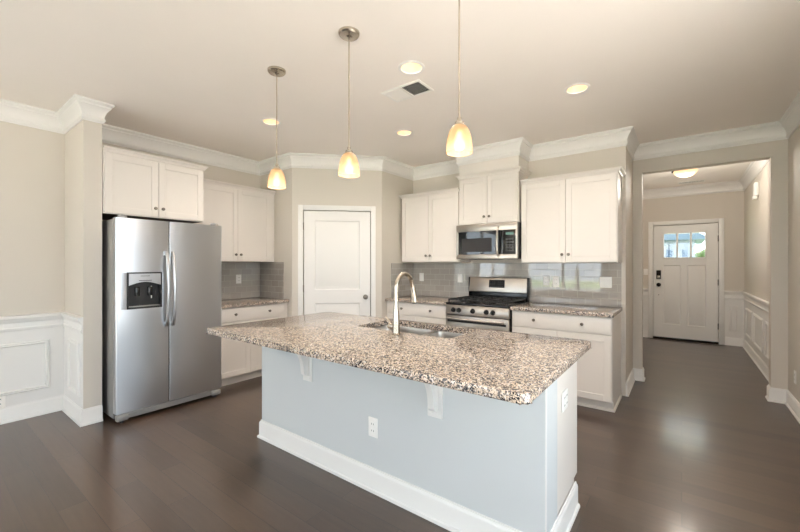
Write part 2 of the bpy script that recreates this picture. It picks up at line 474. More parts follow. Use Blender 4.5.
a, b, c, d = ADDED_RIGHT_WINDOW
window('window_4', -b, -a, c, d, 3, (XR, 0, 0), -PI/2)

# ------------------------------------------------------------------ doors
def panel_face(mb, x0, x1, z0, z1, yf, panels, t=.035, dep=.009):
    """door leaf with sunk and raised panels, front face at y=yf, body behind"""
    xs = sorted({x0, x1}|{p[0] for p in panels}|{p[1] for p in panels}); zs = sorted({z0, z1}|{p[2] for p in panels}|{p[3] for p in panels})
    mb.box(x0, x1, yf+dep, yf+t, z0, z1)
    for i in range(len(xs)-1):
        for j in range(len(zs)-1):
            cx, cz = (xs[i]+xs[i+1])/2, (zs[j]+zs[j+1])/2
            if not any(p[0] < cx < p[1] and p[2] < cz < p[3] for p in panels):
                mb.box(xs[i], xs[i+1], yf, yf+dep+.001, zs[j], zs[j+1])
    for p in panels:
        a0, a1, b0, b1 = p[:4]
        B = .018   # sloped sticking
        v = [[mb.bm.verts.new((a0+k, yf+d, b0+k)), mb.bm.verts.new((a1-k, yf+d, b0+k)), mb.bm.verts.new((a1-k, yf+d, b1-k)), mb.bm.verts.new((a0+k, yf+d, b1-k))]
             for k, d in ((0, .0005), (B*.6, dep-.001), (B*1.6, dep-.001), (B*3, .003))]
        for A, Bq in zip(v, v[1:]):
            for i in range(4): mb.bm.faces.new((A[i], A[(i+1) % 4], Bq[(i+1) % 4], Bq[i]))
        mb.bm.faces.new(v[-1])
def lathe_knob(mb, x, y, z, s=1):
    mb.lathe([(0, 0), (.032*s, 0), (.032*s, .005*s), (.012*s, .008*s), (.011*s, .03*s), (.02*s, .035*s), (.027*s, .045*s), (.028*s, .055*s), (.022*s, .064*s), (0, .067*s)], 20, (x, y, z), 'y')

# pantry door in the diagonal wall (local x along the wall, -y towards the kitchen)
D2 = bpy.data.objects.new('door_2', None); C.objects.link(D2); D2['kind'] = 'structure'
D2.location = (A1.x, A1.y, 0); D2.rotation_euler = (0, 0, PI/4)
mb = MB(); lx0, lx1 = PD0+.008, PD1-.008
panel_face(mb, lx0, lx1, .012, PDZ-.008, .006, [(lx0+.135, lx1-.135, 1.03, PDZ-.13), (lx0+.135, lx1-.135, .24, .86)], .035, .010)
leaf = mb.build('door_leaf', M['trim'], D2)
k = MB(); lathe_knob(k, lx1-.06, .006, .934); k.build('door_knob', M['knob'], leaf, 'pewter round door knob')
c = MB()
for s0, s1, z0, z1 in ((PD0-.062, PD0, 0, PDZ+.062), (PD1, PD1+.062, 0, PDZ+.062), (PD0, PD1, PDZ, PDZ+.062)):
    c.box(s0, s1, -.016, 0, z0, z1, .003)
c.build('door_casing', M['trim'], D2)
for z in (.25, 1.05, 1.84):
    MB().lathe([(0, -.045), (.006, -.045), (.006, .045), (0, .045)], 10, (lx0-.004, -.001, z)).build('hinge', M['knob'], D2)
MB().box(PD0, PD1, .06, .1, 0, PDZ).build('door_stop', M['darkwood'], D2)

# front door
D1 = bpy.data.objects.new('door_1', None); C.objects.link(D1); D1['kind'] = 'structure'
D1.location = (0, YF, 0)
mb = MB(); lx0, lx1 = DX0+.006, DX1-.006
wx0, wx1, wz0, wz1 = -.258, .323, 1.484, 1.912
yf = .012
# stiles, rails and panels below; opening for the lights above
mb.box(lx0, wx0, yf, yf+.045, 1.40, DZ-.008); mb.box(wx1, lx1, yf, yf+.045, 1.40, DZ-.008)
mb.box(wx0, wx1, yf, yf+.045, wz1, DZ-.008); mb.box(wx0, wx1, yf, yf+.045, 1.40, wz0)
panel_face(mb, lx0, lx1, .035, 1.40, yf, [(wx0-.01, -.015, .27, 1.345), (.08, wx1+.01, .27, 1.345)], .045, .012)
leaf = mb.build('door_leaf', M['trim'], D1)
mb = MB()
mb.box(wx0-.025, wx1+.025, yf-.012, yf+.001, wz1, wz1+.025, .003).box(wx0-.025, wx1+.025, yf-.012, yf+.001, wz0-.025, wz0, .003)
mb.box(wx0-.025, wx0, yf-.012, yf+.001, wz0, wz1, .003).box(wx1, wx1+.025, yf-.012, yf+.001, wz0, wz1, .003)
for i in (1, 2):
    xc = wx0+(wx1-wx0)*i/3; mb.box(xc-.014, xc+.014, yf-.01, yf+.04, wz0, wz1, .002)
mb.build('glazing_bars', M['trim'], leaf)
for i in range(3):
    a = wx0+(wx1-wx0)*i/3
    MB().box(a, a+(wx1-wx0)/3, yf+.02, yf+.026, wz0, wz1).build('pane', M['glass'], leaf)
c = MB()
for s0, s1, z0, z1 in ((DX0-.072, DX0, 0, DZ+.072), (DX1, DX1+.072, 0, DZ+.072), (DX0, DX1, DZ, DZ+.072)):
    c.box(s0, s1, -.018, 0, z0, z1, .003)
c.build('door_casing', M['trim'], D1)
MB().box(DX0, DX1, -.02, .12, 0, .03, .004).build('threshold', M['bronze'], D1)
MB().box(DX0, DX0+.03, .058, .12, .03, DZ).box(DX1-.03, DX1, .058, .12, .03, DZ).box(DX0+.03, DX1-.03, .058, .12, DZ-.03, DZ).build('door_stop', M['trim'], D1)
for z in (.3, 1.05, 1.8):
    MB().lathe([(0, -.05), (.007, -.05), (.007, .05), (0, .05)], 10, (lx1+.002, -.001, z)).build('hinge', M['bronze'], D1)
k = MB().box(lx0+.045, lx0+.115, -.02, yf, 1.09, 1.25, .006); k.build('keypad_lock', M['bronze'], leaf, 'dark keypad deadbolt')
MB().box(lx0+.055, lx0+.105, -.024, -.019, 1.10, 1.155, .004).build('lock_plate', M['nickel'], leaf)
k = MB(); lathe_knob(k, lx0+.08, yf, .985, 1.1); k.build('door_knob', M['bronze'], leaf, 'dark round door knob')
MB().lathe([(0, 0), (.008, 0), (.008, .006), (0, .006)], 12, (lx0+.08, yf, .80), 'y').build('screw_cover', M['knob'], leaf)

# ------------------------------------------------------------------ backsplashes
mb = MB().box(-3.112, -.497, YS-.008, YS-.0005, .916, 1.372, 0)
o = mb.build('backsplash', M['tile_x'])
tag(o, 'glossy grey subway tile backsplash on the wall behind the gas range', 'backsplash')
mb = MB().box(-3.1195, -3.112, 3.945, YS-.0005, .916, 1.372)
mb.build('return_panel', M['tile_y'], o)
mb = MB().box(XL+.0005, XL+.008, 1.97, 2.9475, .916, 1.385)
o = mb.build('backsplash', M['tile_y'])
tag(o, 'shaded grey tile backsplash in the nook right of the refrigerator', 'backsplash')
MB().box(XL+.008, -4.085, 2.940, 2.9475, .916, 1.385).build('return_panel', M['tile_x'], o)

# ------------------------------------------------------------------ cabinets
G = .0015
def shaker(name, x0, x1, z0, z1, parent, st=.057, t=.019, dep=.007):
    m = MB()
    x0 += G; x1 -= G; z0 += G; z1 -= G
    m.box(x0+st-.002, x1-st+.002, -t+dep, 0, z0+st-.002, z1-st+.002)
    m.box(x0, x0+st, -t, 0, z0, z1, .0015, 1); m.box(x1-st, x1, -t, 0, z0, z1, .0015, 1)
    m.box(x0+st, x1-st, -t, 0, z0, z0+st, .0015, 1); m.box(x0+st, x1-st, -t, 0, z1-st, z1, .0015, 1)
    return m.build(name, M['cab'], parent)
def slab(name, x0, x1, z0, z1, parent, t=.019):
    return MB().box(x0+G, x1-G, -t, 0, z0+G, z1-G, .002).build(name, M['cab'], parent)
def knob(x, z, parent, t=.019):
    m = MB().lathe([(0, 0), (.008, 0), (.006, .004), (.0055, .012), (.012, .017), (.0155, .022), (.015, .027), (.009, .030), (0, .031)], 16, (x, -t, z), 'y')
    return m.build('knob', M['knob'], parent)
MOULD = [(0, 0), (.012, .0), (.013, .008), (.018, .016), (.027, .026), (.034, .030), (.036, .044), (0, .044)]
def upper(label, loc, rot, w, z0, z1, depth, mw=True, left_ret=True, right_ret=True, split=None, offs=0, door_r=0):
    """local origin: front-left corner of the carcass on plan at z=0; -y faces the room"""
    t = thing('wall_cabinet', label, 'cabinet', loc, rot)
    MB().box(0, w, .0, depth-.001, z0, z1, .001, 1).build('carcass', M['cab'], t)
    x0 = offs+.006; x1 = w-door_r-.006; xm = split if split else (x0+x1)/2
    for i, (a, b) in enumerate(((x0, xm), (xm, x1))):
        d = shaker('door', a, b, z0+.006, z1-.012, t)
        knob(xm-.032 if i == 0 else xm+.032, z0+.085, d)
    pts = []
    if left_ret: pts.append((0, depth-.001))
    pts += [(0, 0), (w, 0)]
    if right_ret: pts.append((w, depth-.001))
    # sweep keeps its material to the right of travel; travelling +x in front of the face means right is -y
    m = MB().sweep([(o+.001, z+z1-.004) for o, z in MOULD], pts)
    m.build('top_moulding', M['cab'], t)
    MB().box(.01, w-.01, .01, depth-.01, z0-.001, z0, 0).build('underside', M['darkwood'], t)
    return t
DU = YS-4.145
upper('white two-door wall cabinet at the left end of the stove wall', (-3.085, 4.149, 0), 0, .885, 1.385, 2.265, DU-.004, right_ret=False, left_ret=True)
upper('taller white two-door cabinet mounted above the microwave', (-2.197, 4.145, 0), 0, .742, 1.832, 2.405, DU)
upper('wide white two-door wall cabinet at the right end of the stove wall', (-1.43, 4.149, 0), 0, .937, 1.372, 2.25, DU-.004, left_ret=False)
upper('deep white two-door cabinet above the stainless refrigerator', (-4.02, 1.046, 0), PI/2, .855, 1.80, 2.345, .595, left_ret=False)
upper('white two-door wall cabinet between refrigerator cabinet and pantry', (-4.29, 1.91, 0), PI/2, 1.035, 1.388, 2.275, .325, left_ret=False, right_ret=False, split=.517, door_r=.06)

def base(label, loc, rot, w, depth, fr, knobs, seam, right_panel=False, toe=.07):
    t = thing('base_cabinet', label, 'cabinet', loc, rot)
    MB().box(0, w, 0, depth-.001, .10, .876, .001, 1).build('carcass', M['cab'], t)
    MB().box(0, w, toe, depth-.001, 0, .0995).build('toe_kick', M['cab'], t)
    a, b = fr
    d = slab('drawer', a, b, .715, .868, t)
    for k in knobs: knob(k, .795, d)
    for i, (p, q_) in enumerate(((a, seam), (seam, b))):
        dd = shaker('door', p, q_, .106, .708, t)
        knob(seam-.032 if i == 0 else seam+.032, .635, dd)
    if right_panel:
        MB().sweep([(0, 0), (.012, 0), (.012, .012), (.008, .02), (0, .022)], [(0, toe), (w, toe), (w, depth-.01)]).build('shoe_moulding', M['cab'], t)
    return t
base('white base cabinet with drawer left of the range', (-3.118, 3.85, 0), 0, .92, .61, (.03, .915), (.27, .70), .47)
base('white base cabinet with drawer right of the range, its end panel showing', (-1.425, 3.85, 0), 0, .925, .61, (.006, .919), (.235, .68), .455, True)
base('white base cabinet with drawer between refrigerator and pantry', (-4.01, 1.985, 0), PI/2, .96, .608, (.02, .90), (.25, .68), .44)

def rounded(x0, x1, y0, y1, r, n=6, which=(1, 1, 1, 1)):
    """outline counter-clockwise; corners order: (x0,y0),(x1,y0),(x1,y1),(x0,y1)"""
    out = []
    for (cx, cy, a0, f) in ((x0+r, y0+r, PI, which[0]), (x1-r, y0+r, 1.5*PI, which[1]), (x1-r, y1-r, 0, which[2]), (x0+r, y1-r, .5*PI, which[3])):
        if f:
            out += [(cx+r*math.cos(a0+PI/2*i/n), cy+r*math.sin(a0+PI/2*i/n)) for i in range(n+1)]
        else:
            out.append({PI: (x0, y0), 1.5*PI: (x1, y0), 0: (x1, y1), .5*PI: (x0, y1)}[a0])
    return out
ZB, ZT = .8765, .914
def top(label, outline, m='granite', bev=.004):
    mb = MB().prism(outline, ZB, ZT)
    hor = [e for e in mb.bm.edges if abs(e.verts[0].co.z-e.verts[1].co.z) < 1e-6]
    bmesh.ops.bevel(mb.bm, geom=hor, offset=bev, segments=3, profile=.5, affect='EDGES')
    o = mb.build('countertop', M[m]); return tag(o, label, 'countertop')
top('speckled granite countertop left of the range', rounded(-3.1115, -2.192, 3.808, YS-.009, .01, 3, (0, 0, 0, 0)))
top('speckled granite countertop right of the range', rounded(-1.428, -.487, 3.808, YS-.009, .012, 4, (0, 1, 0, 0)))
top('speckled granite countertop between refrigerator and pantry', rounded(XL+.009, -3.968, 1.985, 2.939, .01, 3, (0, 0, 0, 0)))

# ------------------------------------------------------------------ island
IX0, IX1, IY0, IY1 = -2.632, -.478, 1.694, 2.345
isl = thing('kitchen_island', 'large white kitchen island base under the granite slab', 'kitchen island', ((IX0+IX1)/2, (IY0+IY1)/2, 0))
ox, oy = (IX0+IX1)/2, (IY0+IY1)/2
def I(mb): bmesh.ops.translate(mb.bm, verts=mb.bm.verts[:], vec=(-ox, -oy, 0)); return mb
I(MB().box(IX0, IX1, IY0, IY0+.20, 0, ZB-.001, .001, 1)).build('knee_wall', M['island'], isl)
cc = MB()
cc.box(IX0+.005, IX0+.023, IY0+.2005, IY1, .15, ZB-.001).box(IX1-.024, IX1-.006, IY0+.2005, IY1, .15, ZB-.001)
cc.box(IX0+.023, IX1-.024, IY1-.018, IY1, .15, ZB-.001).box(IX0+.023, IX1-.024, IY0+.2005, IY1-.018, .15, .168)
cc.box(IX0+.005, IX1-.006, IY0+.2005, IY1-.075, 0, .15)
I(cc).build('carcass', M['cab'], isl)
ib = MB().sweep(BB, [(IX0, IY1-.075), (IX0, IY0), (IX1, IY0), (IX1, IY1-.075)])
I(ib).build('baseboard', M['trim'], isl)
I(MB().box(IX1-.0005, IX1+.002, IY0+.0, IY0+.02, .137, ZB-.003)).build('corner_bead', M['trim'], isl)
# cabinet fronts on the range side
n = 4
for i in range(n):
    wv = (IX1-IX0-.04)/n; a = IX0+.02+wv*i
    m = MB()
    z0, z1, st = .157, .868, .057
    y0, y1 = IY1+.0005, IY1+.019
    m.box(a+st, a+wv-st, y0, y1-.007, z0+st, z1-st)
    m.box(a+G, a+st, y0, y1, z0, z1).box(a+wv-st, a+wv-G, y0, y1, z0, z1).box(a+st, a+wv-st, y0, y1, z0, z0+st).box(a+st, a+wv-st, y0, y1, z1-st, z1)
    dd = I(m).build('door', M['cab'], isl)
    kx = a+wv-.035 if i % 2 == 0 else a+.035
    I(MB().tube([(kx, IY1+.019, .78), (kx, IY1+.033, .78), (kx, IY1+.036, .78), (kx, IY1+.046, .78)], .006, 12, [.006, .006, .015, .013])).build('knob', M['knob'], dd)
# steel support brackets, painted white
def bracket(xc):
    m = MB()
    m.box(xc-.046, xc+.046, IY0-.008, IY0, .545, ZB-.002, .0015, 1)
    m.box(xc-.046, xc+.046, IY0-.30, IY0-.008, ZB-.011, ZB-.002, .0015, 1)
    pts = [(IY0-.008, ZB-.011), (IY0-.27, ZB-.011), (IY0-.265, ZB-.03)]
    cx, cz, rx, rz = IY0-.265, .62, .215, ZB-.03-.62
    for i in range(1, 13):
        a = PI/2*(1-i/12)
        pts.append((cx+rx*math.cos(a), cz+rz*math.sin(a)))
    pts += [(IY0-.045, .60), (IY0-.030, .587), (IY0-.008, .583)]
    m.prism(pts, xc-.018, xc+.018, 'x')
    for dx in (-.025, .025):
        m.lathe([(0, 0), (.006, 0), (.005, .003), (0, .004)], 10, (xc+dx, IY0-.008, .565), 'y')
    I(m).build('bracket', M['trim'], isl)
bracket(-2.075); bracket(-1.04)

# granite slab with the sink cut-out
SX0, SX1, SY0, SY1 = -1.86, -1.09, 1.945, 2.315
def slab_with_hole():
    out = rounded(-2.635, -.41, 1.253, 2.385, .045, 8)
    hole = rounded(SX0, SX1, SY0, SY1, .05, 6)
    bm = bmesh.new()
    def loop(pts, z): return [bm.verts.new((x, y, z)) for x, y in pts]
    def edges(vs): return [bm.edges.new((vs[i], vs[(i+1) % len(vs)])) for i in range(len(vs))]
    ov, hv = loop(out, ZT), loop(hole, ZT)
    ob, hb = loop(out, ZB), loop(hole, ZB)
    bmesh.ops.triangle_fill(bm, edges=edges(ov)+edges(hv), use_beauty=True)
    bmesh.ops.triangle_fill(bm, edges=edges(ob)+edges(hb), use_beauty=True)
    for A, B in ((ov, ob), (hv, hb)):
        for i in range(len(A)):
            j = (i+1) % len(A); bm.faces.new((A[i], A[j], B[j], B[i]))
    ring = set(zip([v for v in ov], ov[1:]+ov[:1])) | set(zip(ob, ob[1:]+ob[:1]))
    ed = [bm.edges.get(p) for p in ring]
    bmesh.ops.bevel(bm, geom=ed, offset=.005, segments=3, profile=.5, affect='EDGES')
    m = MB(); m.bm.free(); m.bm = bm
    return m
o = slab_with_hole().build('countertop', M['granite'])
tag(o, 'long speckled granite island countertop with the undermount sink', 'countertop')

# double-bowl sink
sk = thing('kitchen_sink', 'stainless double bowl sink set into the island granite', 'sink', ((SX0+SX1)/2, (SY0+SY1)/2, ZB-.2))
def bowl(x0, x1, y0, y1, ztop, depth):
    m = MB(); rings = []
    for (ins, z, r) in ((0, ztop, .05), (.004, ztop-.02, .05), (.012, ztop-depth+.04, .05), (.03, ztop-depth+.008, .05), (.06, ztop-depth, .04)):
        rings.append([m.bm.verts.new((x, y, z)) for x, y in rounded(x0+ins, x1-ins, y0+ins, y1-ins, r, 5)])
    for A, B in zip(rings, rings[1:]):
        for i in range(len(A)): m.bm.faces.new((A[i], A[(i+1) % len(A)], B[(i+1) % len(A)], B[i]))
    m.bm.faces.new(rings[-1])
    bmesh.ops.recalc_face_normals(m.bm, faces=m.bm.faces[:])
    bmesh.ops.reverse_faces(m.bm, faces=m.bm.faces[:])
    bmesh.ops.solidify(m.bm, geom=m.bm.faces[:], thickness=-.002)
    bmesh.ops.translate(m.bm, verts=m.bm.verts[:], vec=-Vector(sk.location))
    return m
XM = -1.40
ZS = ZB-.002
b1 = bowl(SX0+.004, XM-.012, SY0+.004, SY1-.004, ZS, .19).build('bowl', M['steel_sink'], sk)
b2 = bowl(XM+.012, SX1-.004, SY0+.004, SY1-.004, ZS, .17).build('bowl', M['steel_sink'], sk)
m = MB().box(XM-.014, XM+.014, SY0+.004, SY1-.004, ZS-.03, ZS, .004)
bmesh.ops.translate(m.bm, verts=m.bm.verts[:], vec=-Vector(sk.location)); m.build('divider', M['steel_sink'], sk)
for bb, xc, zz in ((b1, (SX0+XM)/2, ZS-.19), (b2, (SX1+XM)/2, ZS-.17)):
    m = MB().lathe([(0, .006), (.02, .006), (.022, .002), (.04, .004), (.043, 0), (0, 0)], 20, (xc, (SY0+SY1)/2+.03, zz))
    bmesh.ops.translate(m.bm, verts=m.bm.verts[:], vec=-Vector(sk.location)); m.build('drain', M['chrome'], bb)

# pull-down faucet
fx, fy = -1.432, 1.862
fa = thing('kitchen_faucet', 'tall brushed nickel gooseneck faucet with pull-down spray head beside the sink', 'faucet', (fx, fy, ZT))
MB().lathe([(0, 0), (.026, 0), (.027, .005), (.0235, .010), (.0225, .03), (.022, .09), (.019, .125), (.0155, .17), (.0135, .20)], 28).build('base', M['nickel'], fa)
pts = [(0, 0, .12), (0, 0, .2), (0, 0, .285)]
R_ = .088
for i in range(1, 17):
    a = PI*i/16*.93
    pts.append((0, R_-R_*math.cos(a), .285+R_*1.05*math.sin(a)))
ex, ez = pts[-1][1], pts[-1][2]
pts.append((0, ex+.006, ez-.02))
MB().tube(pts, .0135, 18).build('spout', M['nickel'], fa)
MB().tube([(0, ex+.005, ez-.012), (0, ex+.009, ez-.03), (0, ex+.018, ez-.07), (0, ex+.028, ez-.115), (0, ex+.029, ez-.12)], .014, 18, [.0145, .0155, .019, .0235, .019]).build('spray_head', M['nickel'], fa)
MB().tube([(0, ex+.029, ez-.118), (0, ex+.0305, ez-.125)], .019, 18).build('spray_face', M['darkplastic'], fa)
h = MB().tube([(-.012, 0, .048), (-.050, 0, .048), (-.060, 0, .049)], .02, 18, [.021, .021, .017]).build('handle', M['nickel'], fa)
MB().tube([(-.045, 0, .06), (-.060, -.002, .085), (-.082, -.004, .105)], .008, 10, [.010, .009, .006], 1).build('lever', M['nickel'], h)

# ------------------------------------------------------------------ electrical plates
def plate(label, loc, rot, w=.072, hgt=.116, kind='outlet', group=None, m='plate'):
    t = thing('wall_outlet' if kind == 'outlet' else 'light_switch', label, kind if kind == 'outlet' else 'switch', loc, rot, group)
    MB().box(-w/2, w/2, -.006, 0, -hgt/2, hgt/2, .003).build('cover_plate', M[m], t)
    gangs = [0] if w < .09 else [-.023, .023]
    for g in gangs:
        if kind == 'outlet':
            for dz in (-.02, .02):
                r = MB().prism(rounded(g-.017, g+.017, dz-.014, dz+.014, .008, 4), -.008, -.006, 'y').build('receptacle', M[m], t)
                MB().box(g-.009, g-.006, -.0084, -.008, dz-.004, dz+.006).box(g+.006, g+.009, -.0084, -.008, dz-.004, dz+.006).build('slots', M['gasket'], r)
        else:
            MB().box(g-.016, g+.016, -.009, -.006, -.033, .033, .002).build('rocker', M[m], t)
    return t
YB = YS-.0085
plate('white wall switch plate on the tile at the far left of the stove wall', (-2.966, YB, 1.176), 0, kind='switch')
plate('white wall switch plate on the tile just left of the range', (-2.352, YB, 1.175), 0, kind='switch')
plate('white outlet on the tile directly right of the range, left of a pair', (-1.245, YB, 1.168), 0, w=.072)
plate('white outlet on the tile right of its twin near the range', (-1.140, YB, 1.160), 0)
plate('white two-gang switch plate on the tile by the right counter end', (-.640, YB, 1.166), 0, w=.115, kind='switch')
plate('white outlet on the shaded tile right of the refrigerator', (XL+.0085, 2.63, 1.165), PI/2)
plate('white outlet low on the front face of the island', (-1.474, IY0-.0005, .379), 0)
plate('white two-gang outlet on the right end of the island', (IX1-.0045, 2.045, .655), PI/2, w=.1, hgt=.1, kind='outlet')
plate('white light switch beside the front door', (-.535, YF-.0005, 1.218), 0, kind='switch')
plate('white outlet low on the right-hand wall', (XR-.0005, 4.87, .33), -PI/2)
plate('white outlet low on the left wainscot', (XL+.0045, .49, .19), PI/2)

# door chime on the foyer wall
ch = thing('door_chime', 'small white door chime box high on the foyer wall', 'door chime', (XR-.0005, 6.95, 2.36), -PI/2)
MB().box(-.07, .07, -.045, 0, -.08, .10, .008).build('cover', M['plate'], ch)
MB().box(-.045, .045, -.058, -.01, -.12, -.078, .006).build('sounder', M['plate'], ch)

# ------------------------------------------------------------------ refrigerator (local x along the wall, -y out to the room)
rf = thing('refrigerator', 'side-by-side stainless steel refrigerator with ice and water dispenser', 'refrigerator', (-3.800, 1.076, 0), PI/2)
FW, FH, FT = .912, 1.752, .07
MB().box(.004, FW-.004, FT+.012, .74, .03, 1.745, .006).build('body', M['grey'], rf)
MB().box(.012, FW-.012, FT, FT+.012, .07, 1.735).build('gasket', M['gasket'], rf)
def dprof(x0, x1, rl, rr, n=6):
    out = []
    out += [(x0, FT)]
    out += [(x0+rl-rl*math.cos(PI/2*i/n), rl-rl*math.sin(PI/2*i/n)) for i in range(n+1)]
    out += [(x1-rr+rr*math.sin(PI/2*i/n), rr-rr*math.cos(PI/2*i/n)) for i in range(n+1)]
    out += [(x1, FT)]
    return out
SEAM = .410
DXa, DXb, DZa, DZb = .078, .352, .965, 1.285
m = MB()
z0, z1 = .085, FH
m.prism(dprof(.0, SEAM-.004, .02, .004), z0, DZa); m.prism(dprof(.0, SEAM-.004, .02, .004), DZb, z1)
m.prism(dprof(.0, DXa, .02, .001), DZa, DZb); m.prism(dprof(DXb, SEAM-.004, .001, .004), DZa, DZb)
ld = m.build('freezer_door', M['steel'], rf)
rd = MB().prism(dprof(SEAM+.004, FW, .004, .02), z0, z1).build('fresh_food_door', M['steel'], rf)
MB().box(SEAM-.0039, SEAM+.0039, .003, FT, z0+.002, z1-.002).build('seam_shade', M['gasket'], rf)  # dark strip laid in the seam for the shade between the doors
# dispenser
dp = MB()
dp.box(DXa, DXb, .045, .068, DZa, DZb)
dp.box(DXa, DXa+.014, -.004, .045, DZa, DZb, .002); dp.box(DXb-.014, DXb, -.004, .045, DZa, DZb, .002)
dp.box(DXa, DXb, -.004, .045, DZa, DZa+.016, .002); dp.box(DXa+.014, DXb-.014, -.004, .045, DZb-.012, DZb, .002)
dpo = dp.build('dispenser', M['iron'], ld)
pts = [(DXa+.014, DZb-.012), (DXa+.014, DZb-.115)]
for i in range(11):
    t_ = i/10; pts.append((DXa+.014+t_*(DXb-DXa-.028), DZb-.115+.03*math.sin(PI*t_)))
pts += [(DXb-.014, DZb-.012)]
pts = [p for i, p in enumerate(pts) if i == 0 or (abs(p[0]-pts[i-1][0])+abs(p[1]-pts[i-1][1])) > 1e-5]
MB().prism(pts, -.007, .02, 'y').build('control_panel', M['steel'], dpo)
MB().box(.18, .25, -.008, -.0068, DZb-.035, DZb-.031).box(.165, .265, -.008, -.0068, DZb-.075, DZb-.070).build('markings', M['darkplastic'], dpo)
for xx in (.165, .265):
    MB().box(xx-.018, xx+.018, .018, .044, 1.075, 1.155, .006).build('paddle', M['black'], dpo)
MB().box(DXa+.014, DXb-.014, .002, .045, DZa+.016, DZa+.024, .002).build('drip_tray', M['grey'], dpo)
MB().tube([(.275, .03, 1.05), (.275, .03, 1.16)], .004, 8).build('water_tube', M['plate'], dpo)
def handle(xc):
    m = MB(); n = 20; za, zb = .785, 1.475
    path_ = []
    for i in range(n+1):
        t_ = i/n; path_.append((xc, -.012-.052*math.sin(PI*t_)**.6, za+(zb-za)*t_))
    rings = []
    for (x, y, z) in path_:
        ww, dd = .015, .010
        rings.append([m.bm.verts.new((x+ww*math.cos(a), y+dd*math.sin(a), z)) for a in [2*PI*k/12 for k in range(12)]])
    for A, B in zip(rings, rings[1:]):
        for k in range(12): m.bm.faces.new((A[k], A[(k+1) % 12], B[(k+1) % 12], B[k]))
    m.bm.faces.new(rings[0][::-1]); m.bm.faces.new(rings[-1])
    m.box(xc-.015, xc+.015, -.02, .001, za, za+.04, .004); m.box(xc-.015, xc+.015, -.02, .001, zb-.04, zb, .004)
    return m
handle(SEAM-.027).build('handle', M['steel'], ld)
handle(SEAM+.027).build('handle', M['steel'], rd)
g = MB().box(.02, FW-.02, .012, .06, .028, .078, .003)
for i in range(4): g.box(.03, FW-.03, .006, .013, .034+i*.011, .039+i*.011)
g.build('toe_grille', M['grey'], rf)
for xx in (.05, FW-.06):
    MB().box(xx-.045, xx+.045, -.004, .05, .02, .07, .01, 3).build('foot_cover', M['grey'], rf)
    MB().lathe([(0, 0), (.016, 0), (.016, .022), (0, .022)], 14, (xx, .03, 0)).build('foot', M['darkplastic'], rf)
for xx in (.06, FW-.06):
    MB().lathe([(0, 0), (.035, 0), (.035, .018), (.025, .026), (0, .026)], 18, (xx, .05, FH)).build('hinge_cap', M['grey'], rf)

# ------------------------------------------------------------------ microwave
mw = thing('microwave', 'stainless over-the-range microwave with black glass door', 'microwave', (-2.190, 4.045, 1.416), 0)
MW, MH = .752, .410
MB().box(0, MW, .025, YS-4.045-.01, .004, MH, .003).build('body', M['black'], mw)
f = MB()
f.box(0, MW, 0, .024, MH-.085, MH, .004); f.box(0, MW, 0, .024, 0, .055, .004)
f.box(0, .03, 0, .024, .055, MH-.085); f.box(MW-.018, MW, 0, .024, .055, MH-.085)
f.build('front_frame', M['steel_range'], mw)
dr = MB().box(.03, .565, .004, .024, .055, MH-.085).build('door', M['blackglass'], mw)
MB().box(.075, .455, .002, .0045, .085, .245, .0008, 1).build('door_window', mat('tinted_window_mesh', srgb(52, 50, 50), .4, spec=.2), dr)
hd = MB()
hp = [(.535, -.008-.034*math.sin(PI*i/12)**.5, .03+.335*i/12) for i in range(13)]
hd.tube(hp, .011, 12); hd.build('handle', M['steel_range'], dr)
cp = MB().box(.590, MW-.018, .004, .024, .055, MH-.085).build('control_panel', M['blackglass'], mw)
MB().box(.62, .71, .003, .0042, .27, .30).build('display', mat('green_display', srgb(60, 90, 84), .2), cp)
b = MB()
for r in range(5):
    for c_ in range(3): b.box(.622+c_*.032, .644+c_*.032, .0032, .0042, .085+r*.032, .102+r*.032)
b.build('button_grid', M['darkplastic'], cp)
MB().box(.04, MW-.04, .05, .3, -.002, .004).build('bottom_vent', M['darkplastic'], mw)

# ------------------------------------------------------------------ gas range
RX, RY = -2.188, 3.800
rg = thing('gas_range', 'stainless and black gas range between the granite counters', 'range', (RX, RY, 0))
RW = .756
MB().box(.002, RW-.002, .02, .64, .045, .893, .003).build('body', M['black'], rg)
for xx in (.05, RW-.05):
    for yy in (.07, .58): MB().lathe([(0, 0), (.018, 0), (.018, .046), (0, .046)], 12, (xx, yy, 0)).build('foot', M['darkplastic'], rg)
dw = MB().box(.004, RW-.004, -.01, .02, .06, .215, .004).build('storage_drawer', M['steel_range'], rg)
od = MB().box(.004, RW-.004, -.02, .02, .222, .775, .005).build('oven_door', M['steel_range'], rg)
MB().box(.13, RW-.13, -.022, -.018, .33, .62, .001, 1).build('oven_window', M['blackglass'], od)
MB().box(.03, RW-.03, -.021, -.0195, .70, .725).build('door_vent', M['gasket'], od)
oh = MB()
oh.tube([(.05, -.058, .742), (.2, -.066, .742), (RW/2, -.069, .742), (RW-.2, -.066, .742), (RW-.05, -.058, .742)], .0125, 14)
oh.box(.055, .085, -.06, -.019, .732, .752, .003); oh.box(RW-.085, RW-.055, -.06, -.019, .732, .752, .003)
oh.build('handle', M['steel_range'], od)
cpn = MB().prism([(-.022, .785), (.03, .785), (.03, .893), (-.006, .893)], .002, RW-.002, 'x', .0025).build('control_panel', M['steel_range'], rg)
for xx in (.105, .175, .345, .505, .58):
    k = MB().lathe([(0, 0), (.026, 0), (.028, .006), (.023, .012), (.020, .030), (.018, .034), (0, .034)], 18, (xx, -.0145, .838), 'y')
    k.box(xx-.004, xx+.004, -.056, -.04, .820, .856, .002)
    k.build('knob', M['black'], cpn)
MB().box(0, RW, -.012, .60, .8935, .919, .006).build('cooktop', M['black'], rg)
